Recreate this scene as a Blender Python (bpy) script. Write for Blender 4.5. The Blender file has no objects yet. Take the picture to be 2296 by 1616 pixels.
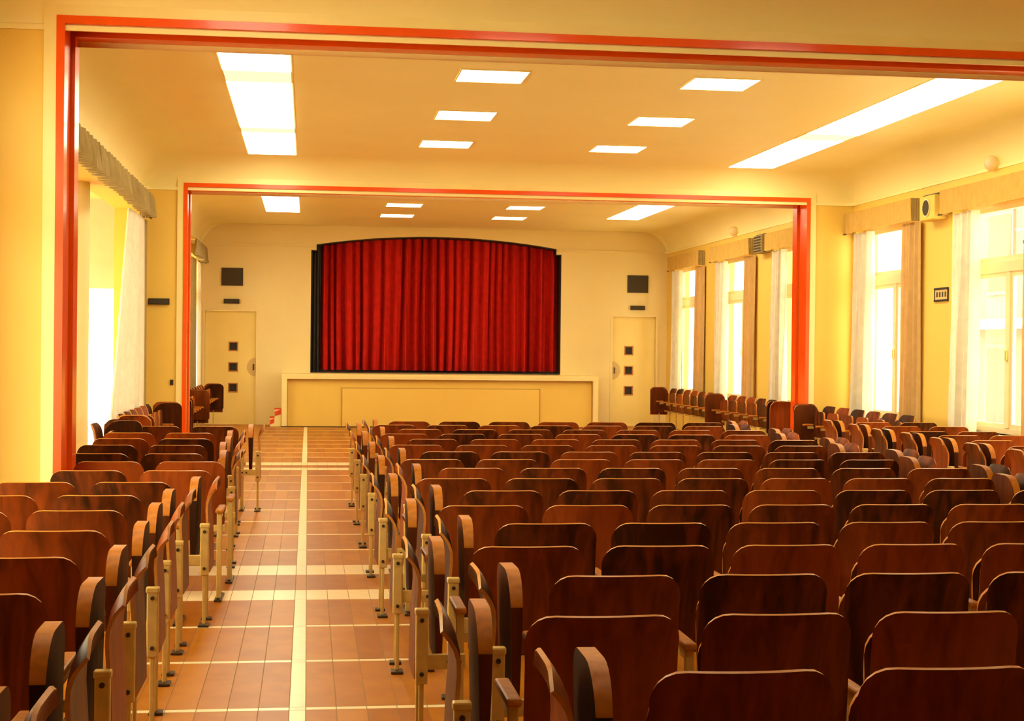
import bpy, bmesh, math, random
from math import sin, cos, pi, sqrt, radians, atan
from mathutils import Vector, Matrix
random.seed(7)
S = bpy.context.scene
COL = S.collection

# ------------------------------------------------------------------ camera
F = 3440.0; EYE = 1.6
yaw = atan(458 / F); pit = atan(27 / F); roll = 0.011
fw = Vector((sin(yaw) * cos(pit), cos(yaw) * cos(pit), -sin(pit)))
r0 = Vector((cos(yaw), -sin(yaw), 0)); u0 = r0.cross(fw)
rv = r0 * cos(roll) + u0 * sin(roll); uv = -r0 * sin(roll) + u0 * cos(roll)
cd = bpy.data.cameras.new('camera'); cam = bpy.data.objects.new('camera', cd); COL.objects.link(cam)
cd.sensor_width = 36.0; cd.sensor_fit = 'HORIZONTAL'; cd.lens = 36.0 * F / 2296.0
cd.clip_start = 0.05; cd.clip_end = 300
cam.matrix_world = Matrix(((rv.x, uv.x, -fw.x, 0), (rv.y, uv.y, -fw.y, 0), (rv.z, uv.z, -fw.z, EYE), (0, 0, 0, 1)))
S.camera = cam

# ------------------------------------------------------------------ sky / exposure
W = bpy.data.worlds.new('sky'); S.world = W; W.use_nodes = True
bg = W.node_tree.nodes['Background']
bg.inputs[0].default_value = (1.0, 0.92, 0.66, 1); bg.inputs[1].default_value = 8.0
vs = S.view_settings
vs.view_transform = 'Standard'; vs.look = 'None'; vs.gamma = 1.0; vs.use_curve_mapping = False
vs.exposure = 0.68
PANEL_W = 7.5      # ceiling panel emission
STRIP_W = 6.0

# ------------------------------------------------------------------ room numbers (metres)
XL, XR = -2.15, 7.45          # side walls
YB, YS = -1.2, 31.45          # back wall, stage wall
ZC, ZM = 4.06, 3.66           # ceiling, moulding where the cove starts
ARCH = [(10.2, 10.75), (20.4, 20.95)]
OX0, OX1, OZ = -1.62, 6.83, 3.71      # outer edge of the red casing

# ------------------------------------------------------------------ materials
def nt(name):
    m = bpy.data.materials.new(name); m.use_nodes = True
    t = m.node_tree; return m, t, t.nodes['Principled BSDF']
def mat(name, col, rough=0.6, var=0.06, scale=6.0, bump=0.0, bscale=120.0, metal=0.0, coat=0.0, spec=0.5):
    m, t, b = nt(name)
    b.inputs['Roughness'].default_value = rough; b.inputs['Metallic'].default_value = metal
    b.inputs['Coat Weight'].default_value = coat; b.inputs['Coat Roughness'].default_value = 0.06
    b.inputs['Specular IOR Level'].default_value = spec
    tc = t.nodes.new('ShaderNodeTexCoord')
    n = t.nodes.new('ShaderNodeTexNoise'); n.inputs['Scale'].default_value = scale; n.inputs['Detail'].default_value = 4
    t.links.new(tc.outputs['Object'], n.inputs['Vector'])
    r = t.nodes.new('ShaderNodeValToRGB')
    r.color_ramp.elements[0].position = 0.3; r.color_ramp.elements[1].position = 0.7
    r.color_ramp.elements[0].color = tuple(max(0, c * (1 - var)) for c in col) + (1,)
    r.color_ramp.elements[1].color = tuple(min(1, c * (1 + var)) for c in col) + (1,)
    t.links.new(n.outputs['Fac'], r.inputs['Fac']); t.links.new(r.outputs['Color'], b.inputs['Base Color'])
    if bump > 0:
        n2 = t.nodes.new('ShaderNodeTexNoise'); n2.inputs['Scale'].default_value = bscale
        t.links.new(tc.outputs['Object'], n2.inputs['Vector'])
        bp = t.nodes.new('ShaderNodeBump'); bp.inputs['Strength'].default_value = bump; bp.inputs['Distance'].default_value = 0.01
        t.links.new(n2.outputs['Fac'], bp.inputs['Height']); t.links.new(bp.outputs['Normal'], b.inputs['Normal'])
    return m
def wood(name, c0, c1, rough, stretch=(14, 14, 1.6), randv=0.5, spec=.12):
    m, t, b = nt(name); b.inputs['Roughness'].default_value = rough
    b.inputs['Coat Weight'].default_value = 0.0; b.inputs['Coat Roughness'].default_value = 0.25; b.inputs['Specular IOR Level'].default_value = spec
    tc = t.nodes.new('ShaderNodeTexCoord'); mp = t.nodes.new('ShaderNodeMapping')
    oi = t.nodes.new('ShaderNodeObjectInfo')
    mp.inputs['Scale'].default_value = stretch
    t.links.new(tc.outputs['Object'], mp.inputs['Vector'])
    ml = t.nodes.new('ShaderNodeMath'); ml.operation = 'MULTIPLY'; ml.inputs[1].default_value = 37.0
    t.links.new(oi.outputs['Random'], ml.inputs[0])
    n = t.nodes.new('ShaderNodeTexNoise'); n.noise_dimensions = '4D'; n.inputs['Scale'].default_value = 1.0
    n.inputs['Detail'].default_value = 5; n.inputs['Distortion'].default_value = 0.6
    t.links.new(mp.outputs['Vector'], n.inputs['Vector']); t.links.new(ml.outputs[0], n.inputs['W'])
    a = t.nodes.new('ShaderNodeMath'); a.operation = 'MULTIPLY_ADD'; a.inputs[1].default_value = randv; a.inputs[2].default_value = -randv / 2
    t.links.new(oi.outputs['Random'], a.inputs[0])
    s = t.nodes.new('ShaderNodeMath'); s.operation = 'ADD'
    t.links.new(n.outputs['Fac'], s.inputs[0]); t.links.new(a.outputs[0], s.inputs[1])
    r = t.nodes.new('ShaderNodeValToRGB')
    r.color_ramp.elements[0].position = 0.28; r.color_ramp.elements[1].position = 0.78
    r.color_ramp.elements[0].color = c0 + (1,); r.color_ramp.elements[1].color = c1 + (1,)
    t.links.new(s.outputs[0], r.inputs['Fac']); t.links.new(r.outputs['Color'], b.inputs['Base Color'])
    return m
def emit(name, col, st):
    m, t, b = nt(name)
    b.inputs['Base Color'].default_value = (.9, .9, .85, 1)
    b.inputs['Emission Color'].default_value = col + (1,); b.inputs['Emission Strength'].default_value = st
    return m
def glass(name):
    m, t, b = nt(name); t.nodes.remove(b)
    o = t.nodes['Material Output']; tr = t.nodes.new('ShaderNodeBsdfTransparent'); g = t.nodes.new('ShaderNodeBsdfGlossy')
    tr.inputs[0].default_value = (.97, .97, .95, 1); g.inputs['Roughness'].default_value = 0.03
    n = t.nodes.new('ShaderNodeTexNoise'); n.inputs['Scale'].default_value = 3
    r = t.nodes.new('ShaderNodeMapRange'); r.inputs['To Min'].default_value = .04; r.inputs['To Max'].default_value = .09
    t.links.new(n.outputs['Fac'], r.inputs['Value'])
    x = t.nodes.new('ShaderNodeMixShader'); t.links.new(r.outputs[0], x.inputs[0])
    t.links.new(tr.outputs[0], x.inputs[1]); t.links.new(g.outputs[0], x.inputs[2]); t.links.new(x.outputs[0], o.inputs[0])
    return m
def cloth(name, col, transl, var=.08):
    m = mat(name, col, 0.9, var, 9, 0.15, 300, spec=.15)
    t = m.node_tree; b = t.nodes['Principled BSDF']; o = t.nodes['Material Output']
    tl = t.nodes.new('ShaderNodeBsdfTranslucent'); tl.inputs[0].default_value = col + (1,)
    x = t.nodes.new('ShaderNodeMixShader'); x.inputs[0].default_value = transl
    t.links.new(b.outputs[0], x.inputs[1]); t.links.new(tl.outputs[0], x.inputs[2]); t.links.new(x.outputs[0], o.inputs[0])
    return m

M = {}
M['wall'] = mat('cream_yellow_plaster', (.87, .61, .115), .55, .03, 1.2, .05, 60)
M['wall_far'] = mat('pale_cream_plaster', (.90, .76, .36), .55, .03, 1.2, .05, 60)
M['ceil'] = mat('ceiling_plaster', (.97, .87, .40), .5, .025, .8, .03, 50)
M['trimc'] = mat('cream_trim_paint', (.95, .82, .35), .4, .02)
M['red'] = mat('orange_red_lacquer', (.90, .10, .004), .22, .05, 4, coat=.15, spec=.4)
M['redd'] = mat('dark_red_lacquer', (.42, .03, .006), .22, .05, 4, coat=.15)
M['slot'] = mat('dark_track', (.03, .012, .008), .5, .1)
M['tile'] = wood('orange_floor_tile', (.33, .098, .002), (.45, .165, .004), .36, (5, 5, 5), .45, .22)
M['tilew'] = mat('cream_floor_tile', (.92, .76, .46), .28, .05, 9)
M['grout'] = mat('grout', (.38, .25, .10), .7, .1)
M['wood'] = wood('mahogany_plywood', (.042, .012, .003), (.30, .058, .007), .40)
M['edge'] = mat('plywood_edge', (.50, .20, .03), .35, .12, 40)
M['rim'] = mat('varnished_rim_lit_top', (.44, .15, .012), .4, .2, 30, spec=.25)  # varnish tone, also the painted top light of the folded seats
M['wood2'] = wood('walnut_plywood', (.032, .010, .003), (.14, .030, .004), .5, spec=.06)
M['metal'] = mat('cream_painted_steel', (.62, .42, .12), .4, .1, 20, metal=.2)
M['metald'] = mat('dark_steel', (.06, .04, .02), .4, .1, 20, metal=.5)
M['black'] = mat('black_paint', (.012, .009, .008), .6, .2)
M['grille'] = mat('dark_grille_cloth', (.055, .042, .022), .8, .4, 180)
M['redcloth'] = cloth('red_velvet', (.60, .018, .010), .0, .12)
M['whitec'] = cloth('white_cotton', (.88, .83, .70), .28)
M['beigec'] = cloth('beige_curtain', (.74, .50, .20), .22)
M['valc'] = cloth('ochre_valance', (.72, .48, .12), .10)
M['valg'] = cloth('grey_pleated_valance', (.42, .32, .13), .08)
M['frame'] = mat('cream_window_paint', (.85, .66, .36), .35, .04)
M['glass'] = glass('window_glass')
M['panel'] = emit('lit_panel', (1.0, .90, .62), PANEL_W)
M['strip'] = emit('lit_strip', (1.0, .90, .62), STRIP_W)
M['strip2'] = emit('dim_strip', (1.0, .85, .55), .62)
M['carpet'] = mat('red_carpet', (.75, .07, .02), .9, .1, 60)
M['ext'] = mat('pale_render', (.80, .72, .58), .8, .05)
M['house'] = mat('house_render', (.20, .17, .13), .8, .05)
M['extw'] = mat('dark_house_pane', (.10, .085, .06), .8, .05)  # dark tone of the house window panes
M['gal'] = mat('gallery_plaster', (.66, .61, .48), .6, .03)
M['bead'] = mat('ochre_shade_paint', (.50, .29, .06), .5, .05)  # darker paint standing in for shadow lines on the stage front
M['paper'] = mat('notice_paper', (.72, .52, .20), .6, .1, 40)
M['brass'] = mat('brass', (.65, .42, .12), .3, .1, 20, metal=.8)
M['opal'] = mat('opal_glass', (.92, .72, .42), .25, .02)
M['door'] = mat('door_paint', (.94, .76, .26), .4, .03, 2)

# ------------------------------------------------------------------ mesh helpers
class MB:
    def __init__(s): s.v = []; s.f = []; s.m = []
    def face(s, idx, m=0): s.f.append(tuple(idx)); s.m.append(m)
    def box(s, x0, x1, y0, y1, z0, z1, m=0):
        b = len(s.v)
        s.v += [(x0, y0, z0), (x1, y0, z0), (x1, y1, z0), (x0, y1, z0), (x0, y0, z1), (x1, y0, z1), (x1, y1, z1), (x0, y1, z1)]
        for q in ((3, 2, 1, 0), (4, 5, 6, 7), (0, 1, 5, 4), (1, 2, 6, 5), (2, 3, 7, 6), (3, 0, 4, 7)): s.face([b + i for i in q], m)
        return s
    def bbox(s, x0, x1, y0, y1, z0, z1, r=.006, m=0):
        """box with chamfered edges"""
        bm = bmesh.new(); bmesh.ops.create_cube(bm, size=1)
        for v in bm.verts: v.co = Vector((x0 + (v.co.x + .5) * (x1 - x0), y0 + (v.co.y + .5) * (y1 - y0), z0 + (v.co.z + .5) * (z1 - z0)))
        bmesh.ops.bevel(bm, geom=bm.edges[:], offset=r, segments=2, affect='EDGES', profile=.5)
        b = len(s.v); bm.verts.index_update()
        s.v += [tuple(v.co) for v in bm.verts]
        for f in bm.faces: s.face([b + v.index for v in f.verts], m)
        bm.free(); return s
    def prism(s, pts, axis, a, b_, m=0, rim=None):
        """closed outline (2-D) extruded along an axis; pts are in the other two axes, in order"""
        n = len(pts); b = len(s.v)
        def mk(p, t):
            return {'x': (t, p[0], p[1]), 'y': (p[0], t, p[1]), 'z': (p[0], p[1], t)}[axis]
        for t in (a, b_): s.v += [mk(p, t) for p in pts]
        s.face([b + i for i in range(n)][::-1], m); s.face([b + n + i for i in range(n)], m)
        for i in range(n):
            j = (i + 1) % n; s.face((b + i, b + j, b + n + j, b + n + i), m if rim is None else rim)
        return s
    def cyl(s, p0, p1, r, n=10, r1=None, m=0):
        p0 = Vector(p0); p1 = Vector(p1); r1 = r if r1 is None else r1
        d = (p1 - p0).normalized(); a = d.orthogonal().normalized(); c = d.cross(a)
        b = len(s.v)
        for p, q in ((p0, r), (p1, r1)):
            for i in range(n):
                t = 2 * pi * i / n; s.v.append(tuple(p + (a * cos(t) + c * sin(t)) * q))
        s.face([b + i for i in range(n)][::-1], m); s.face([b + n + i for i in range(n)], m)
        for i in range(n):
            j = (i + 1) % n; s.face((b + i, b + j, b + n + j, b + n + i), m)
        return s
    def sheet(s, grid, th, m=0, rim=1):
        """grid[i][j] of points with thickness th (offset along averaged normal)"""
        I = len(grid); J = len(grid[0]); g = [[Vector(p) for p in row] for row in grid]
        b = len(s.v); back = []
        for i in range(I):
            for j in range(J):
                du = g[min(i + 1, I - 1)][j] - g[max(i - 1, 0)][j]; dv = g[i][min(j + 1, J - 1)] - g[i][max(j - 1, 0)]
                n = du.cross(dv); n = n.normalized() if n.length > 1e-9 else Vector((0, 1, 0))
                s.v.append(tuple(g[i][j] + n * th / 2)); back.append(tuple(g[i][j] - n * th / 2))
        o = len(s.v); s.v += back
        A = lambda i, j: b + i * J + j
        B = lambda i, j: o + i * J + j
        for i in range(I - 1):
            for j in range(J - 1):
                s.face((A(i, j), A(i + 1, j), A(i + 1, j + 1), A(i, j + 1)), m)
                s.face((B(i, j), B(i, j + 1), B(i + 1, j + 1), B(i + 1, j)), m)
        for i in range(I - 1):
            s.face((A(i, 0), B(i, 0), B(i + 1, 0), A(i + 1, 0)), rim); s.face((A(i, J - 1), A(i + 1, J - 1), B(i + 1, J - 1), B(i, J - 1)), rim)
        for j in range(J - 1):
            s.face((A(0, j), A(0, j + 1), B(0, j + 1), B(0, j)), rim); s.face((A(I - 1, j), B(I - 1, j), B(I - 1, j + 1), A(I - 1, j + 1)), rim)
        return s
    def mesh(s, name, mats, smooth=False):
        me = bpy.data.meshes.new(name); me.from_pydata(s.v, [], s.f)
        for m in (mats if isinstance(mats, (list, tuple)) else [mats]): me.materials.append(M[m])
        me.polygons.foreach_set('material_index', s.m)
        bm = bmesh.new(); bm.from_mesh(me); bmesh.ops.recalc_face_normals(bm, faces=bm.faces[:]); bm.to_mesh(me); bm.free()
        if smooth:
            me.polygons.foreach_set('use_smooth', [True] * len(me.polygons))
            try: me.set_sharp_from_angle(angle=radians(40))
            except Exception: pass
        me.update(); return me
    def build(s, name, mats, parent=None, smooth=False, loc=None):
        return link(name, s.mesh(name, mats, smooth), parent, loc)
def link(name, data, parent=None, loc=None):
    o = bpy.data.objects.new(name, data); COL.objects.link(o)
    if parent is not None: o.parent = parent
    if loc is not None: o.location = loc
    return o
def tag(o, label=None, cat=None, group=None, kind=None):
    if label: o['label'] = label
    if cat: o['category'] = cat
    if group: o['group'] = group
    if kind: o['kind'] = kind
    return o
def empty(name, loc=(0, 0, 0), rz=0.0):
    o = link(name, None); o.location = loc; o.rotation_euler = (0, 0, rz); o.empty_display_size = .1; return o
def struct(o, label, cat): return tag(o, label, cat, kind='structure')
def copy_tree(o, parent=None, skip=()):
    c = o.copy(); COL.objects.link(c); c.parent = parent
    for k in CH.get(o.name, []):
        if k['part_key'] in skip: continue
        copy_tree(k, c)
    return c
CH = {}
ORD = ['first', 'second', 'third', 'fourth', 'fifth', 'sixth', 'seventh', 'eighth', 'ninth', 'tenth', 'eleventh', 'twelfth',
       'thirteenth', 'fourteenth', 'fifteenth', 'sixteenth', 'seventeenth', 'eighteenth']

# ================================================================== STRUCTURE
# ---- floor slab with tile pieces laid into it in the open aisle
fl = MB().box(XL - 3.2, XR + .3, YB - .3, YS + 1.6, -.12, -.004).build('floor', 'tile')
struct(fl, 'orange tiled floor with cream cross lines running down the hall', 'floor')
GX0, GX1 = -.872, .812
MB().box(GX0, GX1, 3.0, 30.62, -.0039, -.003).build('grout_bed', 'grout', fl)
tw = .1345; gap = .004
colsR = [.006 + tw * k for k in range(6)]; colsL = [-.066 - tw * (k + 1) for k in range(6)]
def tilemesh(w, l, mt):
    return MB().box(gap / 2, w - gap / 2, gap / 2, l - gap / 2, -.0035, 0).mesh('tile', mt)
lines = [3.75, 4.78, 5.80, 6.825, 7.86, 8.845]
bandA = (9.76, 10.155); bandB = (10.83, 11.30)
mid = [12.15 + .995 * k for k in range(8)]
bandC = (19.98, 20.38); bandD = (20.82, 21.30)
far = [22.3 + 1.0 * k for k in range(9)]
LW = .052
segs = []       # (y0, y1, kind)
edges = [(y - LW / 2, y + LW / 2, 'line') for y in lines] + [bandA + ('band',), bandB + ('band',)] + \
        [(y - LW / 2, y + LW / 2, 'line') for y in mid] + [bandC + ('band',), bandD + ('band',)] + [(y - LW / 2, y + LW / 2, 'line') for y in far]
prev = 3.0
for y0, y1, k in edges:
    segs.append((prev, y0, 'tile')); segs.append((y0, y1, k)); prev = y1
segs.append((prev, 30.6, 'tile'))
cache = {}
def put_tile(name, x, y, w, l, mt):
    key = (round(w, 3), round(l, 3), mt)
    if key not in cache: cache[key] = tilemesh(w, l, mt)
    o = link(name, cache[key], fl, (x, y, 0)); return o
between = [(bandA[1], bandB[0]), (bandC[1], bandD[0])]
for y0, y1, k in segs:
    stripe = (k != 'band') and not any(abs(y0 - a) < 1e-6 for a, b in between)
    if k == 'tile':
        for x in colsL + colsR: put_tile('floor_tile', x, y0, tw, y1 - y0, 'tile')
        if stripe: put_tile('centre_stripe_tile', -.066, y0, .072, y1 - y0, 'tilew')
        else: put_tile('floor_tile', -.066, y0, .072, y1 - y0, 'tile')
    else:
        if y0 < 12 or k == 'band':
            for x in colsL + colsR: put_tile('cream_tile', x, y0, tw, y1 - y0, 'tilew')
        else:
            put_tile('cream_tile', colsL[-1], y0, tw * 6, y1 - y0, 'tilew'); put_tile('cream_tile', colsR[0], y0, tw * 6, y1 - y0, 'tilew')
        put_tile('centre_stripe_tile', -.066, y0, .072, y1 - y0, 'tilew')

# ---- right wall with window openings
WZ0, WZ1 = .72, 3.30
RWIN = [(11.35, 13.7), (14.75, 17.1), (18.1, 20.3), (21.7, 24.05), (25.1, 27.45), (28.45, 30.8)]
def wall_with_holes(name, x0, x1, y0, y1, holes, zt=4.4, mt='wall'):
    b = MB(); p = y0
    for a, c, z0, z1 in holes:
        b.box(x0, x1, p, a, 0, zt); b.box(x0, x1, a, c, 0, z0) if z0 > 0 else None; b.box(x0, x1, a, c, z1, zt); p = c
    b.box(x0, x1, p, y1, 0, zt)
    return b.build(name, mt)
struct(wall_with_holes('wall_right', XR, XR + .32, YB, YS, [(a, c, WZ0, WZ1) for a, c in RWIN]), 'cream yellow plaster wall with a row of tall windows', 'wall')
# ---- left wall: windows beside the camera, wide opening to the gallery in the middle bay, window in the stage bay
LH = [(5.4, 9.7, .5, 3.3), (11.5, 20.15, 0, 3.34), (22.0, 24.4, .72, 3.3), (28.2, 30.7, .72, 3.3)]
struct(wall_with_holes('wall_left', XL - .32, XL, YB, YS, LH), 'cream yellow plaster wall with a wide curtained opening', 'wall')
struct(MB().box(XL - .32, XR + .32, YB - .25, YB, 0, 4.4).build('wall_back', 'wood2'), 'unseen rear wall behind the last seats, darkened to cut bounce light', 'wall')  # out of view; dark wood colour put on to cut bounce light
# ---- stage wall with arched proscenium
PX0, PX1, PZ0, PZS, PZT = .05, 5.20, 1.09, 3.555, 3.87
SX = .105
b = MB()
yf, yb_ = YS, YS + .30
DH = [(-2.06, -1.04, 2.30), (6.30, 7.22, 2.29)]
b.box(XL - .3, DH[0][0], yf, yb_, 0, 4.4); b.box(DH[0][0], DH[0][1], yf, yb_, DH[0][2], 4.4); b.box(DH[0][1], PX0, yf, yb_, 0, 4.4)
b.box(PX1, DH[1][0], yf, yb_, 0, 4.4); b.box(DH[1][0], DH[1][1], yf, yb_, DH[1][2], 4.4); b.box(DH[1][1], XR + .3, yf, yb_, 0, 4.4)
b.box(PX0, PX1, yf, yb_, 0, PZ0 - .03)
arch = [(PX0, PZS), (PX0 + SX, PZS), (PX0 + SX, PZS + .115)]
n = 24
for i in range(n + 1):
    t = i / n; x = PX0 + SX + (PX1 - PX0 - 2 * SX) * t
    arch.append((x, PZS + .115 + (PZT - PZS - .115) * (1 - (2 * t - 1) ** 2)))
arch += [(PX1 - SX, PZS), (PX1, PZS)]
for i in range(len(arch) - 1):
    (xa, za), (xb, zb) = arch[i], arch[i + 1]
    if abs(xa - xb) < 1e-6: continue
    b.prism([(xa, za), (xb, zb), (xb, 4.4), (xa, 4.4)], 'y', yf, yb_)
sw = b.build('wall_stage', 'wall_far'); struct(sw, 'pale cream end wall around the arched stage opening', 'wall')
# black lining of the opening (sides and arch)
b = MB()
ring = [(PX0, PZ0)] + arch + [(PX1, PZ0)]
th = .02
for i in range(len(ring) - 1):
    (xa, za), (xb, zb) = ring[i], ring[i + 1]
    d = Vector((xb - xa, zb - za)); 
    if d.length < 1e-6: continue
    nn = Vector((d.y, -d.x)).normalized() * th
    b.prism([(xa, za), (xb, zb), (xb + nn.x, zb + nn.y), (xa + nn.x, za + nn.y)], 'y', yf + .004, yb_ + .55)
b.build('opening_lining', 'black', sw)
# moulding line and coved ceilings per bay
def rrect(x0, x1, y0, y1, r, n=6):
    pts = []
    for cx, cy, a0 in ((x1 - r, y1 - r, 0), (x0 + r, y1 - r, pi / 2), (x0 + r, y0 + r, pi), (x1 - r, y0 + r, 3 * pi / 2)):
        for i in range(n + 1):
            a = a0 + pi / 2 * i / n; pts.append((cx + r * cos(a), cy + r * sin(a)))
    return pts
def cove_ceiling(y0, y1, label, stage=False):
    b = MB(); R = .42; N = 8; rings = []
    for k in range(N + 1):
        a = pi / 2 * k / N; d = R * (1 - cos(a)); z = ZM + (ZC - ZM) * sin(a)
        rings.append([(x, y, z) for x, y in rrect(XL + d, XR - d, y0 + d, y1 - (.002 + d * .02 if stage else d), .02 + .4 * sin(a) if not stage else .02 + .1 * sin(a))])
    base = len(b.v)
    # small moulding bead below the cove
    rings = [[(x, y, ZM - .045) for x, y in rrect(XL, XR, y0, y1, .001)], [(x, y, ZM - .045) for x, y in rrect(XL + .014, XR - .014, y0 + .014, y1 - .014, .12)],
             [(x, y, ZM - .012) for x, y in rrect(XL + .014, XR - .014, y0 + .014, y1 - .014, .12)], [(x, y, ZM - .004) for x, y in rrect(XL + .002, XR - .002, y0 + .002, y1 - .002, .16)]] + rings
    for r in rings: b.v += r
    L = len(rings[0])
    for k in range(len(rings) - 1):
        for i in range(L):
            j = (i + 1) % L; o = base + k * L
            if stage and min(rings[k][i][1], rings[k][j][1]) > y1 - .3 and abs(rings[k][i][0] - rings[k][j][0]) > 1: continue
            b.face((o + i, o + j, o + L + j, o + L + i))
    o = base + (len(rings) - 1) * L
    b.face([o + i for i in range(L)])
    struct(b.build('ceiling', 'ceil', smooth=True), label, 'ceiling')
cove_ceiling(YB, ARCH[0][0], 'coved yellow ceiling over the rear seats')
cove_ceiling(ARCH[0][1], ARCH[1][0], 'coved yellow ceiling between the two red frames')
cove_ceiling(ARCH[1][1], YS, 'coved yellow ceiling in front of the stage', True)
MB().box(XL, PX0 + .08, YS - .035, YS, ZM - .045, ZM - .008).build('moulding', 'wall_far', sw); MB().box(PX1 - .08, XR, YS - .035, YS, ZM - .045, ZM - .008).build('moulding', 'wall_far', sw)
struct(MB().box(XL - 3.3, XR + .4, YB - .3, YS + 1.6, 4.4, 4.6).build('roof_slab', 'ceil'), 'plain roof slab above the plaster ceilings', 'roof')

# ---- partition walls with red-lacquered frames
def arch_wall(i, y0, y1):
    ord_ = ('nearer', 'farther')[i]
    b = MB()
    b.box(XL - .02, OX0, y0, y1, 0, 4.4); b.box(OX1, XR + .02, y0, y1, 0, 4.4); b.box(OX0, OX1, y0, y1, OZ, 4.4)
    w = struct(b.build('wall_arch', 'wall'), 'cream partition wall around the %s red frame' % ord_, 'wall')
    # raised plaster margin round the opening, both faces
    for yy0, yy1 in ((y0 - .022, y0), (y1, y1 + .022)):
        b = MB(); T = .08
        b.box(OX0 - T, OX0, yy0, yy1, 0, OZ + T); b.box(OX1, OX1 + T, yy0, yy1, 0, OZ + T); b.box(OX0, OX1, yy0, yy1, OZ, OZ + T)
        b.build('plaster_margin', 'trimc', w)
    t = struct(empty('trim_%d' % (i + 1), ((OX0 + OX1) / 2, y0, 0)), '%s glossy orange-red frame of the wide partition opening' % ord_, 'frame')
    cx = (OX0 + OX1) / 2
    def lx(x): return x - cx
    c = .052     # casing width
    def U(name, xo0, xo1, zo, wdt, ya, yb, mt):
        """three sides of the opening, each its own piece"""
        MB().box(lx(xo0), lx(xo0) + wdt, ya, yb, 0, zo - wdt).build(name + '_jamb', mt, t)
        MB().box(lx(xo1) - wdt, lx(xo1), ya, yb, 0, zo - wdt).build(name + '_jamb', mt, t)
        MB().box(lx(xo0), lx(xo1), ya, yb, zo - wdt, zo).build(name + '_head', mt, t)
    D = y1 - y0
    U('front_casing', OX0, OX1, OZ, c, -.03, .10, 'red')
    U('reveal', OX0, OX1, OZ, c - .022, .10, D - .20, 'red')
    U('track', OX0, OX1, OZ, c - .034, D - .20, D - .155, 'slot')
    U('rear_casing', OX0, OX1, OZ, c + .004, D - .155, D + .03, 'red')
arch_wall(0, *ARCH[0]); arch_wall(1, *ARCH[1])

# ---- gallery beyond the left opening
gx = XL - .32
g = MB(); g.box(gx - 3.0, gx, 20.9, 21.15, 2.34, 4.4); g.box(gx - .06, gx, 20.9, 21.15, 0, 2.34)
struct(g.build('wall_gallery_end', 'gal'), 'cream end wall of the side gallery above the bright glazing', 'wall')
struct(MB().box(gx - 3.0, gx, 10.6, 20.9, 3.52, 3.62).build('ceiling_gallery', 'trimc'), 'pale ceiling of the side gallery', 'ceiling')
struct(MB().box(gx - 3.0, gx, 10.4, 10.6, 0, 4.4).build('wall_gallery_near', 'wall_far'), 'cream near end wall of the side gallery', 'wall')
struct(MB().box(gx - 3.15, gx - 3.0, 10.6, 21.15, 0, 1.3).box(gx - 3.15, gx - 3.0, 10.6, 21.15, 2.5, 4.4).build('wall_gallery_low', 'wall_far'), 'outer gallery wall with a long window band', 'wall')
b = MB(); b.cyl((0, 0, 0), (0, 0, 3.36), .20, 40); b.cyl((0, 0, 3.36), (0, 0, 3.52), .26, 40)
c_ = b.build('column', 'wall_far', None, True, (-2.55, 17.05, 0)); tag(c_, 'round cream column standing behind the left curtained opening', 'column')

# ---- windows
def window(i, side, y0, y1, z0, z1, label, panes=True):
    xo = XR + .17 if side > 0 else XL - .17
    t = struct(empty('window_%d' % i, (xo, (y0 + y1) / 2, z0)), label, 'window')
    hw = (y1 - y0) / 2; h = z1 - z0
    D = .03
    fr = MB(); T = .06
    fr.box(-D, D, -hw, -hw + T, 0, h); fr.box(-D, D, hw - T, hw, 0, h); fr.box(-D, D, -hw + T, hw - T, 0, T); fr.box(-D, D, -hw + T, hw - T, h - T, h)
    fr.build('frame', 'frame', t)
    zt = 2.50 - z0; zt2 = 2.63 - z0
    MB().bbox(-D * 1.4, D * 1.4, -hw + T, hw - T, zt, zt2, .01).build('transom', 'frame', t)
    MB().bbox(-D * 1.2, D * 1.2, -.045, .045, T, zt, .008).build('mullion', 'frame', t)
    for (a, c, q0, q1) in ((-hw + T, -.045, T, zt), (.045, hw - T, T, zt), (-hw + T, hw - T, zt2, h - T)):
        s = MB(); e = .05
        s.box(-.02, .02, a, a + e, q0, q1); s.box(-.02, .02, c - e, c, q0, q1); s.box(-.02, .02, a + e, c - e, q0, q0 + e); s.box(-.02, .02, a + e, c - e, q1 - e, q1)
        so = s.build('sash', 'frame', t)
        MB().box(-.003, .003, a + e, c - e, q0 + e, q1 - e).build('pane', 'glass', so)
    sx = -1 if side > 0 else 1
    MB().bbox(min(0, sx * .20), max(0, sx * .20), -hw, hw, -.04, 0, .008).build('sill', 'frame', t)
    l = MB(); l.cyl((sx * .05, -hw * .35, zt2 + .03), (sx * .05, -hw * .35, zt2 + .15), .008); l.cyl((sx * .05, -hw * .35, zt2 + .15), (sx * .05, -hw * .35, zt2 + .185), .02)
    l.build('latch', 'metald', t)
    MB().bbox(min(0, sx * .06), max(0, sx * .06), -.02, .02, zt * .45, zt * .45 + .12, .006).build('handle', 'brass', t)
    return t
WN = ['tall window just beyond the nearer red frame', 'large bright window at the right edge of the picture', 'tall window between the round loudspeaker and the farther red frame',
      'tall window just beyond the farther red frame', 'tall window, middle one of the stage bay', 'tall window nearest to the stage on the right wall']
k = 1
for (a, c), lb in zip(RWIN, WN):
    window(k, 1, a, c, WZ0, WZ1, lb); k += 1
for (a, c, z0, z1), lb in zip([LH[0], LH[2], LH[3]], ['left window just before the nearer red frame', 'left window just beyond the farther red frame', 'left window nearest to the stage']):
    window(k, -1, a, c, z0, z1, lb); k += 1

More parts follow.
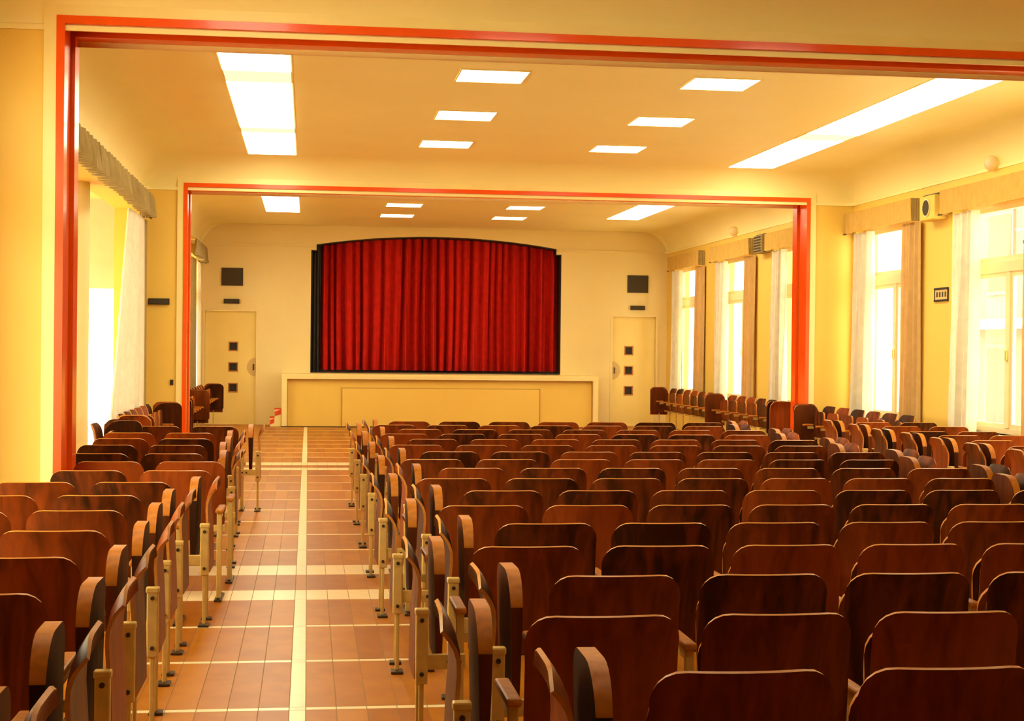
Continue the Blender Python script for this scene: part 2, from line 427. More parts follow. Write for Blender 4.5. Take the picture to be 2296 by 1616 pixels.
# ---- stage wall doors
def stage_door(i, x0, x1, z1, wx, pull_side, label):
    t = struct(empty('door_%d' % i, ((x0 + x1) / 2, YS + .07, 0)), label, 'door')
    hw = (x1 - x0) / 2; cx = (x0 + x1) / 2; w = wx - cx; q = .075
    zs = [1.58, 1.165, .745]
    b = MB()
    b.box(-hw + .004, w - q, 0, .05, .004, z1 - .006); b.box(w + q, hw - .004, 0, .05, .004, z1 - .006)
    pz = .004
    for zc in sorted(zs):
        b.box(w - q, w + q, 0, .05, pz, zc - q); pz = zc + q
    b.box(w - q, w + q, 0, .05, pz, z1 - .006)
    b.build('leaf', 'door', t)
    for zc in zs:
        f = MB(); e = .022
        f.box(w - q - e, w + q + e, -.012, 0, zc - q - e, zc - q); f.box(w - q - e, w + q + e, -.012, 0, zc + q, zc + q + e)
        f.box(w - q - e, w - q, -.012, 0, zc - q, zc + q); f.box(w + q, w + q + e, -.012, 0, zc - q, zc + q)
        fo = f.build('porthole_frame', 'edge', t)
        MB().box(w - q, w + q, .02, .026, zc - q, zc + q).build('dark_pane', 'black', fo)
    # half-round push plate at the leaf edge
    pts = [(pull_side * (hw - .012) - pull_side * .17 * cos(a), 1.165 + .19 * sin(a)) for a in [(-pi / 2 + pi * j / 16) for j in range(17)]]
    MB().prism(pts, 'y', -.006, .002).build('push_plate', 'paper', t)
    px = pull_side * (hw - .05)
    MB().cyl((px, -.05, 1.10), (px, -.05, 1.23), .012).cyl((px, -.05, 1.11), (px, 0, 1.11), .008).cyl((px, -.05, 1.22), (px, 0, 1.22), .008).build('pull_handle', 'metald', t)
    # architrave
    a = MB(); A = .05
    a.box(-hw - A, -hw, -.085, -.07, 0, z1 + A); a.box(hw, hw + A, -.085, -.07, 0, z1 + A); a.box(-hw, hw, -.085, -.07, z1, z1 + A)
    a.build('architrave', 'wall_far', t)
stage_door(1, *DH[0], -1.495, 1, 'flush cream door with three small square panes left of the stage')
stage_door(2, *DH[1], 6.66, -1, 'flush cream door with three small square panes right of the stage')
bb = MB(); bb.box(-1.0, -.52, YS - .015, YS, 0, .07); bb.box(5.87, 6.25, YS - .015, YS, 0, .07)
struct(bb.build('baseboard_stage', 'trimc'), 'low pale skirting at the foot of the stage wall', 'skirting')
# vestibules behind doors are closed by a backing wall behind the stage
struct(MB().box(XL - .3, XR + .3, YS + 1.5, YS + 1.6, 0, 4.4).build('wall_behind_stage', 'black'), 'dark wall behind the stage curtain', 'wall')

# ---- stage apron
b = MB(); ax0, ax1, ay0, ay1, az = -.505, 5.85, 30.62, YS - .002, 1.055
b.box(ax0, ax1, ay0 + .10, ay1, 0, az - .06)
st = b.build('stage_apron', 'wall'); tag(st, 'cream stage front with recessed panels below the red curtain', 'stage')
MB().box(ax0 - .004, ax1 + .004, ay0 - .008, ay1, az - .06, az).build('stage_top', 'trimc', st)
b = MB(); fwid = .105
b.box(ax0, ax0 + fwid, ay0, ay0 + .10, 0, az - .06); b.box(ax1 - fwid, ax1, ay0, ay0 + .10, 0, az - .06); b.box(ax0 + fwid, ax1 - fwid, ay0, ay0 + .10, az - .10, az - .06)
b.build('front_border', 'trimc', st)
b = MB(); p0, p1, pz = .69, 4.65, .77
b.box(p0, p1, ay0 + .05, ay0 + .10, 0, pz)
b.build('raised_panel', 'wall', st)
q = .016
MB().box(p0 - q, p0, ay0 + .07, ay0 + .10, 0, pz + q).box(p1, p1 + q, ay0 + .07, ay0 + .10, 0, pz + q).box(p0, p1, ay0 + .07, ay0 + .10, pz, pz + q).build('panel_shade_line', 'bead', st)  # dark strips painted in as the shadow line round the panel
MB().box(ax0 + fwid, ax0 + fwid + q, ay0 + .02, ay0 + .10, 0, az - .10).box(ax1 - fwid - q, ax1 - fwid, ay0 + .02, ay0 + .10, 0, az - .10).box(ax0 + fwid + q, ax1 - fwid - q, ay0 + .02, ay0 + .10, az - .10 - q, az - .10).build('border_shade_line', 'bead', st)  # dark strips painted in as the shade inside the border
MB().box(ax0 - .01, ax1 + .01, ay0 - .012, ay0, 0, .018).build('base_strip', 'metald', st)
# stage floor inside
struct(MB().box(PX0 + .02, PX1 - .02, YS + .03, YS + 1.45, PZ0 - .09, PZ0 - .005).build('floor_stage', 'metald'), 'dark stage floor behind the curtain', 'floor')

# ---- steps to the stage
s_ = empty('stage_steps', (-.64, 31.02, 0)); tag(s_, 'small white stage steps with red carpet beside the stage front', 'steps')
for kx, (x0, x1, h) in enumerate(((-.09, .0, .18), (.0, .125, .35))):
    MB().bbox(x0, x1, -.32, .32, 0, h - .012, .004).build('step', 'trimc', s_)
    MB().bbox(x0 - .012, x1, -.30, .30, h - .012, h, .004).build('carpet_tread', 'carpet', s_)
    MB().prism([(x0 + .004, h - .14), (x1 - .004, h - .10), (x1 - .004, h - .012), (x0 + .004, h - .045)], 'y', -.328, -.32).build('carpet_side', 'carpet', s_)

# ---- stage curtain
def fold_sheet(pa, pb, ztop, zbot, folds, amp, seed, flare=1.0, n=None, th=.008, rows=9, gather=1.0, top_amp=.6):
    """vertical cloth between plan points pa and pb; ztop may be a function of t"""
    rnd = random.Random(seed); n = n or int(folds * 8)
    pa = Vector(pa); pb = Vector(pb); d = pb - pa; nrm = Vector((-d.y, d.x)).normalized()
    ph = [rnd.uniform(0, 6.28) for _ in range(4)]
    # irregular fold phase
    w = [rnd.uniform(.6, 1.5) for _ in range(int(folds) + 1)]; cum = [0]
    for q in w: cum.append(cum[-1] + q)
    def phase(t):
        u = t * cum[-1]
        for i in range(len(w)):
            if u <= cum[i + 1]: return i + (u - cum[i]) / w[i]
        return len(w)
    am = [rnd.uniform(.55, 1.25) for _ in range(len(w) + 2)]
    grid = []
    for i in range(n + 1):
        t = i / n; row = []; p = phase(t); A = am[min(int(p), len(am) - 1)]
        zt = ztop(t) if callable(ztop) else ztop
        for j in range(rows + 1):
            v = j / rows; z = zbot + (zt - zbot) * v
            k_ = (1 - v) * 1.0 + v * top_amp
            off = amp * A * k_ * (sin(2 * pi * p + .7 * sin(ph[0] + 2.2 * (1 - v) + t * 5)) * .75 + .25 * sin(4 * pi * p + ph[1]))
            tt = .5 + (t - .5) * (1 + (flare - 1) * (1 - v)) if flare != 1.0 else t
            tt += .006 * sin(ph[2] + 3 * (1 - v) + 9 * t) * (1 - v)
            q = pa + d * tt + nrm * off
            row.append((q.x, q.y, z))
        grid.append(row)
    return MB().sheet(grid, th, 0, 0)
cur = empty('stage_curtain', ((PX0 + PX1) / 2, YS + .42, PZ0)); tag(cur, 'deep red pleated stage curtain closing the arched opening', 'curtain')
cxm = (PX0 + PX1) / 2
fold_sheet((-2.44, 0), (.02, .0), 2.95, .03, 12, .18, 3, rows=12, n=200).build('curtain_panel', 'redcloth', cur, True)
fold_sheet((-.03, .03), (2.56, 0), 2.95, .03, 13, .18, 11, rows=12, n=200).build('curtain_panel', 'redcloth', cur, True)
lg = fold_sheet((PX0 + .022, YS + .27), (PX0 + .20, YS + .27), 4.0, PZ0, 2, .02, 5).build('masking_leg', 'black', None, True)
tag(lg, 'narrow black masking drape at the left edge of the stage curtain', 'drape')

# ================================================================== FITTINGS ON WALLS
def grille(name, x0, x1, z0, z1, label, lines_=9):
    t = empty(name, ((x0 + x1) / 2, YS, (z0 + z1) / 2)); w = (x1 - x0) / 2; h = (z1 - z0) / 2
    f = MB(); e = .018
    f.box(-w, w, -.03, 0, -h, -h + e); f.box(-w, w, -.03, 0, h - e, h); f.box(-w, -w + e, -.03, 0, -h + e, h - e); f.box(w - e, w, -.03, 0, -h + e, h - e)
    f.build('surround', 'metald', t)
    MB().box(-w + e, w - e, -.016, -.002, -h + e, h - e).build('grille_cloth', 'grille', t)
    return tag(t, label, 'loudspeaker' if lines_ else 'vent', 'grilles on the stage wall')
grille('wall_speaker', -1.74, -1.31, 2.805, 3.165, 'square dark loudspeaker grille above the left stage door')
grille('wall_speaker', 6.60, 7.04, 2.79, 3.155, 'square dark loudspeaker grille above the right stage door')
def exit_box(x0, x1, z0, z1, y, dep, label, knob):
    t = empty('exit_sign', ((x0 + x1) / 2, y, (z0 + z1) / 2)); w = (x1 - x0) / 2; h = (z1 - z0) / 2
    MB().bbox(-w, w, -dep, 0, -h, h, .006).build('housing', 'black', t)
    MB().box(-w + .012, w - .012, -dep - .003, -dep, -h + .012, h - .012).build('dark_face', 'grille', t)
    if knob: MB().bbox(knob * (w + .012) - .022, knob * (w + .012) + .022, -.03, 0, -.035, .035, .006).build('junction_box', 'paper', t)
    return tag(t, label, 'sign')
exit_box(-1.69, -1.377, 2.445, 2.535, YS, .05, 'small black unlit sign over the left stage door', 1)
exit_box(6.665, 6.972, 2.43, 2.52, YS, .05, 'small black unlit sign over the right stage door', -1)
exit_box(-2.06, -1.79, 2.12, 2.20, ARCH[1][0], .04, 'small black sign left of the farther red frame', 0)
sw_ = empty('light_switch', (-1.755, ARCH[1][0], 1.11)); tag(sw_, 'small dark switch low on the wall by the farther red frame', 'switch')
MB().bbox(-.022, .022, -.02, 0, -.035, .035, .005).build('plate', 'metald', sw_); MB().bbox(-.008, .008, -.032, -.02, -.012, .012, .003).build('toggle', 'black', sw_)
# box loudspeaker on the right wall between the windows
def box_speaker(y, z, label, dark=False):
    t = empty('box_speaker', (XR, y, z)); tag(t, label, 'loudspeaker')
    MB().bbox(-.17, 0, -.22, .22, -.145, .145, .012).build('cabinet', 'wall' if not dark else 'valg', t)
    if not dark:
        MB().cyl((-.172, 0, -.0), (-.182, 0, -.0), .108, 32).build('speaker_ring', 'trimc', t)
        MB().cyl((-.182, 0, 0), (-.186, 0, 0), .092, 32).build('speaker_cone', 'grille', t)
    else:
        for kk in range(6): MB().bbox(-.18, -.17, -.19, .19, -.125 + kk * .045, -.10 + kk * .045, .003).build('louvre', 'grille', t)
    MB().box(-.12, .0, -.23, .23, .145, .165).build('top_bracket', 'metald', t)
box_speaker(17.46, 3.325, 'cream box loudspeaker with round black cone between the right windows')
box_speaker(24.4, 3.35, 'grey louvred box loudspeaker high on the wall beyond the farther red frame', True)
nf = empty('framed_notice', (XR, 17.37, 2.295)); tag(nf, 'small framed notice with black bars on the right wall between windows', 'notice')
MB().box(-.012, 0, -.18, .18, -.065, .065).build('sheet', 'paper', nf)
MB().bbox(-.024, 0, -.195, .195, .058, .082, .004).build('frame_bar', 'black', nf); MB().bbox(-.024, 0, -.195, .195, -.082, -.058, .004).build('frame_bar', 'black', nf)
MB().bbox(-.02, 0, -.195, -.182, -.058, .058, .003).build('frame_side', 'metald', nf); MB().bbox(-.02, 0, .182, .195, -.058, .058, .003).build('frame_side', 'metald', nf)
b = MB()
for yy in (-.12, -.04, .04, .12): b.box(-.0135, -.012, yy - .022, yy + .022, -.03, .032)
b.build('printed_text', 'grille', nf)
def sconce(y, z, label):
    t = empty('wall_lamp', (XR, y, z)); tag(t, label, 'lamp', 'round wall lamps on the right wall')
    MB().cyl((-.03, 0, 0), (0, 0, 0), .07, 24).build('base', 'trimc', t)
    bm = bmesh.new(); bmesh.ops.create_uvsphere(bm, u_segments=20, v_segments=12, radius=.085)
    for v in bm.verts: v.co.x = v.co.x * .8 - .07
    me = bpy.data.meshes.new('globe'); bm.to_mesh(me); bm.free(); me.materials.append(M['opal']); me.polygons.foreach_set('use_smooth', [True] * len(me.polygons))
    link('globe', me, t)
sconce(15.95, 3.68, 'small round opal wall lamp above the nearest right window')
sconce(26.2, 3.70, 'small round opal wall lamp beyond the farther red frame')

# ================================================================== CEILING LIGHTS
def panel_light(x, y, label):
    t = empty('ceiling_light', (x, y, ZC)); w = .3; e = .012
    f = MB(); f.box(-w - e, w + e, -w - e, -w, -.012, 0); f.box(-w - e, w + e, w, w + e, -.012, 0); f.box(-w - e, -w, -w, w, -.012, 0); f.box(w, w + e, -w, w, -.012, 0)
    f.build('frame', 'trimc', t)
    MB().box(-w, w, -w, w, -.009, -.002).build('diffuser', 'panel', t)
    return tag(t, label, 'light', 'square ceiling panels')
bays = {'rear': [3.2, 5.6, 8.0], 'middle': [13.78, 16.16, 18.47], 'stage': [24.0, 26.53, 28.70]}
for bay, ys in bays.items():
    for r_, y in enumerate(ys):
        for x, sd in ((1.625, 'left'), (3.735, 'right')):
            where = {'rear': 'rear bay', 'middle': 'between the red frames', 'stage': 'in the stage bay'}[bay]
            panel_light(x, y, 'square lit ceiling panel, %s column, %s from the camera, %s' % (sd, ORD[r_], where))
def strip_light(x, spans, label, lit=True):
    y0, y1 = spans[0][0], spans[-1][1]; cy = (y0 + y1) / 2
    t = empty('strip_light', (x, cy, ZC)); w = .3; e = .015
    MB().box(-w - e, w + e, y0 - cy - e, y1 - cy + e, -.006, 0).build('tray', 'trimc', t)
    for a, c in spans: MB().box(-w, w, a - cy, c - cy, -.012, -.006).build('diffuser', 'strip' if lit else 'opal', t)
    for (a, c), (a2, c2) in zip(spans[:-1], spans[1:]):
        if a2 - c > .2: MB().box(-w, w, c + .015 - cy, a2 - .015 - cy, -.010, -.006).build('dim_diffuser', 'strip2', t)
    tag(t, label, 'light', 'long ceiling strip lights')
S1 = [(5.1, 6.8), (6.9, 9.0)]
S2 = [(11.9, 13.9), (14.5, 15.98), (16.04, 17.5), (17.9, 19.3), (19.34, 19.9)]
S2r = [(11.9, 13.6), (13.66, 15.1), (15.16, 16.7), (17.2, 18.6), (18.66, 19.95)]
S3 = [(22.3, 24.3), (24.36, 26.3), (26.36, 27.5), (27.54, 28.4)]
for x, sd in ((-.475, 'left'), (5.85, 'right')):
    strip_light(x, S1, 'long white ceiling strip light, %s side, rear bay' % sd, sd == 'left')
    strip_light(x, S2 if sd == 'left' else S2r, 'long white ceiling strip light, %s side, between the red frames' % sd)
    strip_light(x, S3, 'long white ceiling strip light, %s side, stage bay' % sd)

# ================================================================== CURTAINS AT THE WINDOWS
def window_drapes(y0, y1, name_far, name_near, name_val, seed):
    x = XR - .055
    # far drape: thin white, near drape: beige
    o = fold_sheet((x, y1 - .12), (x + .02, y1 - .74), 3.21, .55, 4, .10, seed, rows=8, n=64).build('window_curtain', 'whitec', None, True)
    tag(o, name_far, 'curtain', 'white curtains on the right wall')
    o = fold_sheet((x, y0 + .42), (x + .01, y0 - .20), 3.21, .55, 5, .05, seed + 1, rows=8, n=56).build('window_curtain', 'beigec', None, True)
    tag(o, name_near, 'curtain', 'beige curtains on the right wall')
    t = empty('valance', (XR - .012, (y0 + y1) / 2, 3.22)); tag(t, name_val, 'valance', 'valances on the right wall')
    hw = (y1 - y0) / 2 + .07
    fold_sheet((-.12, hw), (-.12, -hw), .28, 0, 22, .012, seed + 2, rows=3, n=120).build('fabric', 'valc', t, True)
    MB().box(-.11, 0, -hw, hw, .262, .277).build('board', 'trimc', t)
    fold_sheet((0, -hw), (-.12, -hw), .28, 0, 3, .006, seed + 4, rows=3, n=20).build('end_fabric', 'valg', t, True)
    fold_sheet((-.12, hw), (0, hw), .28, 0, 3, .006, seed + 5, rows=3, n=20).build('end_fabric', 'valc', t, True)
    MB().cyl((-.12, hw + .03, 0), (-.12, hw - .06, 0), .012).build('rod_end', 'metald', t)
places = {1: 'large window at the right edge', 2: 'window before the farther red frame', 3: 'window just beyond the farther red frame', 4: 'middle window of the stage bay', 5: 'window nearest the stage'}
for i in places:
    a, c = RWIN[i]; p = places[i]
    window_drapes(a, c, 'white curtain on the stage side of the right %s' % p, 'beige curtain on the camera side of the right %s' % p, 'flat ochre valance over the right %s' % p, 40 + i * 7)
# left opening: pleated grey valance and gathered white curtain
def left_drapes(y0, y1, lab, seed, near=False):
    t = empty('valance', (XL, (y0 + y1) / 2, 3.22)); hw = (y1 - y0) / 2
    tag(t, 'grey ruffled valance over the %s' % lab, 'valance', 'pleated valances on the left wall')
    fold_sheet((.14, -hw), (.14, hw), .30, 0, int(hw * 2 * 4.0), .085, seed, rows=4, n=int(hw * 2 * 40), top_amp=.3).build('fabric', 'valg', t, True)
    fold_sheet((.14, hw), (0.0, hw), .30, 0, 2, .012, seed + 1, rows=3, n=18).build('end_fabric', 'valg', t, True)
    MB().box(0, .125, -hw, hw, .27, .285).build('board', 'trimc', t)
    MB().cyl((.14, hw - .10, .0), (.14, hw + .05, 0), .012).build('rod_end', 'metald', t)
left_drapes(11.6, 20.12, 'wide left opening', 91)
left_drapes(28.1, 30.9, 'left window by the stage', 95)
o = fold_sheet((XL + .05, 18.85), (XL + .05, 19.95), 3.20, .25, 13, .055, 101, rows=10, n=110, flare=1.0).build('gathered_curtain', 'whitec', None, True)
tag(o, 'long white gathered curtain at the far end of the left opening', 'curtain')
# flare the curtain outward at the bottom toward the camera
for v in o.data.vertices:
    k_ = max(0, (3.2 - v.co.z) / 3.0); f_ = (19.95 - v.co.y) / 1.1
    v.co.y = 19.98 - f_ * (1.5 + 1.8 * k_)
o = fold_sheet((XL + .06, 20.03), (XL + .065, 20.30), 3.20, .25, 4, .03, 103, rows=6, n=30).build('gathered_curtain', 'valg', None, True)
tag(o, 'narrow grey curtain hanging against the farther red frame wall', 'curtain')
o = fold_sheet((XL + .05, 29.9), (XL + .05, 30.85), 3.20, .4, 8, .035, 107, rows=6, n=60).build('gathered_curtain', 'whitec', None, True)
tag(o, 'white curtain by the left window nearest the stage', 'curtain')
o = fold_sheet((XL + .05, 28.2), (XL + .05, 29.2), 3.20, .4, 7, .035, 109, rows=6, n=60).build('gathered_curtain', 'valg', None, True)
tag(o, 'grey curtain by the left window nearest the stage', 'curtain')

# ================================================================== CHAIRS
BW, PITCH = .46, .535
def chair_meshes():
    d = {}
    # backrest: curved plywood, rounded corners, slight recline; rim shows the ply
    def plate(w, z0, z1, r, nx, nz, yfun, th, rb):
        g = []
        xs = [-w / 2 + w * (.5 - .5 * cos(pi * i / nx)) for i in range(nx + 1)]
        for x in xs:
            q = max(0.0, abs(x) - (w / 2 - r)); top = z1 - r + sqrt(max(0, r * r - q * q))
            q2 = max(0.0, abs(x) - (w / 2 - rb)); bot = z0 + rb - sqrt(max(0, rb * rb - q2 * q2))
            if abs(x) >= w / 2 - 1e-6: pass
            g.append([(x, yfun(x, bot + (top - bot) * j / nz), bot + (top - bot) * j / nz) for j in range(nz + 1)])
        return g
    g = plate(BW, .375, .815, .075, 18, 7, lambda x, z: .040 * (2 * x / BW) ** 2 - .09 * (z - .42) - .02 * (max(0, z - .68) / .13) ** 2, .013, .03)
    d['backrest'] = MB().sheet(g, .011).mesh('backrest', ['wood', 'edge'], True)
    g = plate(.42, .395, .745, .09, 16, 6, lambda x, z: .085 + .10 * (z - .40) + .02 * sin((z - .395) / .35 * pi) + .012 * (2 * x / .42) ** 2, .018, .04)
    d['seat'] = MB().sheet(g, .020).mesh('seat', ['wood', 'rim'], True)
    d['armrest'] = MB().bbox(-.024, .024, -.03, .27, .545, .572, .009).mesh('armrest', 'rim')
    b = MB(); b.bbox(-.016, .016, -.012, .012, .012, .548, .004); b.bbox(-.010, .010, .008, .20, .505, .548, .004); b.bbox(-.009, .009, .006, .10, .36, .395, .004)
    d['leg'] = b.mesh('leg', 'metal')
    b = MB(); b.bbox(-.024, .024, -.10, .20, 0, .014, .004); b.cyl((0, -.08, .012), (0, -.08, .024), .010, 8); b.cyl((0, .17, .012), (0, .17, .024), .010, 8)
    d['foot'] = b.mesh('foot', 'metald')
    b = MB(); b.bbox(-.036, .036, -.004, .012, .43, .47, .003)
    d['back_bracket'] = b.mesh('back_bracket', 'metal')
    return d
CM = chair_meshes()
def part(name, data, parent, loc, key):
    o = link(name, data, parent, loc); o['part_key'] = key; CH.setdefault(parent.name, []).append(o); return o
def add_standard(root, x, key):
    """side support shared with the neighbour: leg, foot, armrest"""
    l = part('leg', CM['leg'], root, (x, 0, 0), key)
    part('foot', CM['foot'], l, (0, 0, 0), key)
    for nm in ('armrest', 'back_bracket'): part(nm, CM[nm], root, (x, 0, 0), key)
def proto():
    root = empty('theatre_chair', (0, 0, 0))
    part('backrest', CM['backrest'], root, (0, 0, 0), 'core'); part('seat', CM['seat'], root, (0, 0, 0), 'core')
    add_standard(root, -PITCH / 2, 'L'); add_standard(root, PITCH / 2, 'R')
    return root
P0 = None
def place(x, y, rz, label, group, skip, z=0.0):
    global P0
    r = copy_tree(P0, None, skip)
    r.location = (x, y, z); r.rotation_euler = (0, 0, rz + random.uniform(-.012, .012))
    for k in ('part_key',):
        if k in r: del r[k]
    tag(r, label, 'chair', group); return r
P0 = proto()

# ---- folding aisle seats: thick tipped seat + thin bent back on a flat post
def strap_meshes(s):
    """s = +1: aisle lies toward +x of the local frame"""
    d = {}
    # thick tipped seat, standing on edge (rounded top corners)
    y0, y1, z0, z1, r = -.05, .30, .36, .825, .15
    pts = []
    for cy, cz, a0, rr in ((y1 - .07, z1 - .07, 0, .07), (y0 + r, z1 - r, pi / 2, r), (y0 + .03, z0 + .03, pi, .03), (y1 - .03, z0 + .03, 3 * pi / 2, .03)):
        for i in range(8):
            a = a0 + pi / 2 * i / 7; pts.append((cy + rr * cos(a), cz + rr * sin(a)))
    b = MB(); n_ = len(pts); base = 0
    for sx in (-1, 1):
        for (py, pz) in pts:
            k = (pz - z0) / (z1 - z0); b.v.append((sx * (.012 + .012 * k), py, pz))
    b.face(range(n_), 0); b.face(range(n_, 2 * n_), 0)
    for i in range(n_):
        j = (i + 1) % n_; b.face((i, j, n_ + j, n_ + i), 1 if min(pts[i][1], pts[j][1]) > .70 else 0)  # brighter rim tone on upper edge only: light from above put into colour
    d['folded_seat'] = b.mesh('folded_seat', ['wood2', 'rim'], True)
    # thin bent plywood back, profile in x-z
    prof = [(.30, .092), (.40, .090), (.50, .087), (.60, .082), (.67, .078), (.72, .080), (.76, .090), (.79, .104), (.815, .119), (.830, .130)]
    g = []
    for j in range(9):
        y = -.06 + .34 * j / 8; q = abs(j - 4) / 4
        g.append([(s * xo, y + (0), z - (.05 * (q ** 6) * ((z - .30) / .52) ** 3)) for z, xo in prof])
    d['folded_back'] = MB().sheet(g, .013).mesh('folded_back', ['wood', 'edge'], True)
    b = MB(); b.bbox(s * .072 - .024, s * .072 + .024, -.115, -.085, .29, .575, .006)
    b.bbox(s * .072 - .028, s * .072 + .028, -.118, -.078, .560, .585, .006)
    d['post'] = b.mesh('post', 'metal')
    d['leg'] = MB().bbox(s * .072 - .010, s * .072 + .010, -.108, -.092, .012, .30, .004).mesh('leg', 'metal')
    d['front_leg'] = MB().bbox(s * .072 - .008, s * .072 + .008, .10, .115, .012, .34, .004).mesh('front_leg', 'metal')
    d['foot'] = MB().bbox(s * .072 - .03, s * .072 + .03, -.15, -.06, 0, .014, .004).mesh('foot', 'metald')
    d['front_foot'] = MB().bbox(s * .072 - .03, s * .072 + .03, .08, .15, 0, .014, .004).mesh('front_foot', 'metald')
    d['bracket'] = MB().bbox(min(-s * .10, s * .05), max(-s * .10, s * .05), -.105, -.085, .345, .405, .004).mesh('bracket', 'metal')
    d['bolt'] = MB().cyl((0, 0, 0), (0, -.008, 0), .009, 8).mesh('bolt', 'metald')
    d['pivot'] = MB().cyl((s * .02, -.02, .375), (s * .075, -.02, .375), .012, 8).mesh('pivot', 'metald')
    return d
SM = {1: strap_meshes(1), -1: strap_meshes(-1)}
def strap(x, y, s, label, group, rz=0.0, z=0.0):
    r = empty('folding_seat', (x, y, z), rz + random.uniform(-.02, .02))
    q = {}
    for nm in ('folded_seat', 'folded_back', 'post', 'leg', 'front_leg', 'bracket', 'pivot'): q[nm] = link(nm, SM[s][nm], r)
    link('foot', SM[s]['foot'], q['leg']); link('foot', SM[s]['front_foot'], q['front_leg'])
    for bx in (-.075, -.035): link('bolt', SM[s]['bolt'], q['bracket'], (s * bx, -.105, .375))
    for bz in (.54, .33): link('bolt', SM[s]['bolt'], q['post'], (s * .072, -.115, bz))
    return tag(r, label, 'folding seat', group)

def visible(x, y, z=.815, pad=120):
    d = Vector((x, y, z)) - Vector((0, 0, EYE)); w = d.dot(fw)
    if w < .3: return False
    px = 1148 + F * d.dot(rv) / w; py = 808 - F * d.dot(uv) / w
    return -pad < px < 2296 + pad and py < 1616 + 160

# ---- main block right of the aisle: 17 rows of 7, every second row shifted
NR = 17
for k in range(NR):
    y = 3.69 + .79 * k; B = (k % 2 == 0); x0 = .846 if B else .648
    rown = ORD[NR - 1 - k]
    for c in range(7):
        xc = x0 + BW / 2 + PITCH * c
        if not visible(xc - BW / 2, y): continue
        skip = () if c == 6 else ('R',)
        place(xc, y, 0, 'brown plywood chair, %s from the central aisle, %s row from the stage, right block' % (ORD[c], rown), 'chairs in the large right block', skip)
    strap(x0 - .125, y, -1, 'folded aisle seat left of the %s row from the stage, right block' % rown, 'folding seats along the central aisle')
    xe = x0 + 6 * PITCH + BW + .125
    if visible(xe, y): strap(xe, y - .02, 1, 'folded aisle seat at the window end of the %s row, right block' % rown, 'folding seats along the window-side aisle')

# ---- left block: two chairs per row
LB = [(3.34, -.81), (4.17, -.81), (5.0, -.812), (5.84, -.829), (6.66, -.825), (7.46, -.845), (8.2, -.845), (8.98, -.76), (9.8, -.578), (10.55, -.55), (11.32, -.725), (12.28, -.777), (13.12, -.778), (13.97, -.806), (15.10, -.66)]
NL = len(LB)
for k, (y, xr) in enumerate(LB):
    rown = ORD[NL - 1 - k]
    for c in range(2):
        xc = xr - BW / 2 - PITCH * c
        if not visible(xc + BW / 2, y): continue
        place(xc, y, 0, 'brown plywood chair, %s from the central aisle, %s row from the stage, left block' % (ORD[c], rown), 'chairs in the left block', ('L',))
    if k not in (8, 9):
        strap(xr + .118, y, 1, 'folded aisle seat right of the %s row from the stage, left block' % rown, 'folding seats beside the left block')

# ---- small block by the right windows
RB = [(12.42, 5.91), (13.22, 5.93), (14.03, 5.97), (14.72, 5.94), (15.68, 6.05), (16.58, 6.08)]
for k, (y, xl) in enumerate(RB):
    rown = ORD[5 - k]
    for c in range(2):
        place(xl + BW / 2 + PITCH * c, y, 0, 'brown plywood chair, %s from the aisle, %s row from the stage, window block' % (ORD[c], rown), 'chairs in the window block', ('R',) if c == 0 else ())
    strap(xl - .125, y, -1, 'folded aisle seat left of the %s row from the stage, window block' % rown, 'folding seats of the window block')
strap(5.80, 11.62, -1, 'folded aisle seat nearest the right picture edge, window block', 'folding seats of the window block')

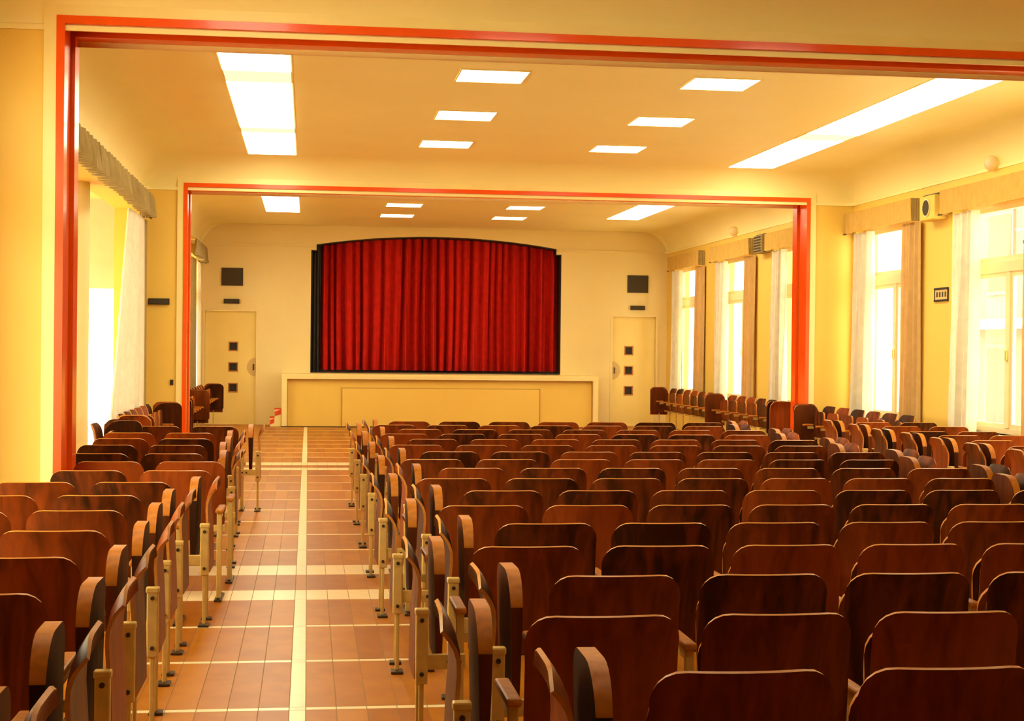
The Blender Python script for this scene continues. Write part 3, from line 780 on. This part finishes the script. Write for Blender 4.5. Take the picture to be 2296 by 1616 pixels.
# ---- side rows facing the middle, on low plinths
ZP = .055
def plinth(x0, x1, y0, y1, label):
    o = MB().bbox(x0, x1, y0, y1, 0, ZP, .008).build('floor_plinth', 'wood2'); struct(o, label, 'plinth')
def side_group(side, y0, n_, where, ends):
    X = 6.90 if side > 0 else -1.90
    rz = pi / 2 if side > 0 else -pi / 2
    ya = y0 - PITCH / 2 - .32; yb = y0 + PITCH * (n_ - 1) + PITCH / 2 + .32
    ya = y0 - PITCH / 2 - (.34 if 'near' in ends else .05); yb = y0 + PITCH * (n_ - 1) + PITCH / 2 + (.34 if 'far' in ends else .05)
    sd = 'right' if side > 0 else 'left'
    plinth(*((6.42, 7.08) if side > 0 else (-2.05, -1.44)), ya, yb, 'low dark plinth under the %s wall chairs %s' % (sd, where))
    for c in range(n_):
        y = y0 + PITCH * c
        # keep one support between neighbours
        near_key, far_key = ('L', 'R') if side > 0 else ('R', 'L')
        skip = (near_key,) if c > 0 else ()
        place(X, y, rz, 'brown chair along the %s wall, %s from the camera, %s' % (sd, ORD[c], where), 'chairs along the side walls', skip, ZP)
    for e in ends:
        if e == 'near': yy = y0 - PITCH / 2 - .13
        else: yy = y0 + PITCH * (n_ - 1) + PITCH / 2 + .10
        # aisle direction is away from the group
        s_loc = (-1 if e == 'near' else 1) * (1 if side > 0 else -1)
        strap(X - side * .06, yy, s_loc, 'folded seat at %s end of %s wall chairs %s' % ('camera' if e == 'near' else 'stage', sd, where), 'folding seats at the side rows', rz, ZP)
side_group(1, 17.05, 6, 'before the far frame', ('far',))
side_group(1, 21.75, 6, 'beyond the far frame', ('near', 'far'))
side_group(1, 25.85, 6, 'nearest the stage', ('far',))
side_group(-1, 14.42, 1, 'beside the left block', ('far',))
side_group(-1, 16.35, 6, 'below the gathered curtain', ('near', 'far'))
side_group(-1, 21.75, 6, 'beyond the far frame', ('near', 'far'))
side_group(-1, 25.85, 6, 'nearest the stage', ('far',))
# remove the prototype
for ch in CH[P0.name]:
    for c2 in CH.get(ch.name, []): bpy.data.objects.remove(c2)
    bpy.data.objects.remove(ch)
bpy.data.objects.remove(P0)

# ================================================================== OUTSIDE
e = empty('house_outside', (14.0, 24.5, -.5)); tag(e, 'pale house facade seen faintly through the window at the right edge', 'building')
MB().box(0, 7, -6.5, 6.5, 0, 9.5).build('facade', 'house', e)
for zz in (2.6, 5.6): MB().bbox(-.35, 0, -6.5, 6.5, zz, zz + .2, .03).build('ledge', 'ext', e)
for j in range(4):
    for zz in (.6, 3.3, 6.2):
        w = MB().box(-.05, 0, 4.6 - j * 2.7, 5.8 - j * 2.7, zz, zz + 1.7).build('window', 'house', e)
        MB().box(-.055, -.05, 4.68 - j * 2.7, 5.72 - j * 2.7, zz + .08, zz + 1.62).build('pane', 'extw', w)
struct(MB().box(XR + .4, 40, -30, 60, -.6, -.5).build('ground_outside', 'ext'), 'pale paved ground outside the windows', 'ground')
struct(MB().box(-40, XL - 3.3, -30, 60, -.6, -.5).build('ground_outside', 'ext'), 'pale paved ground outside the gallery', 'ground')
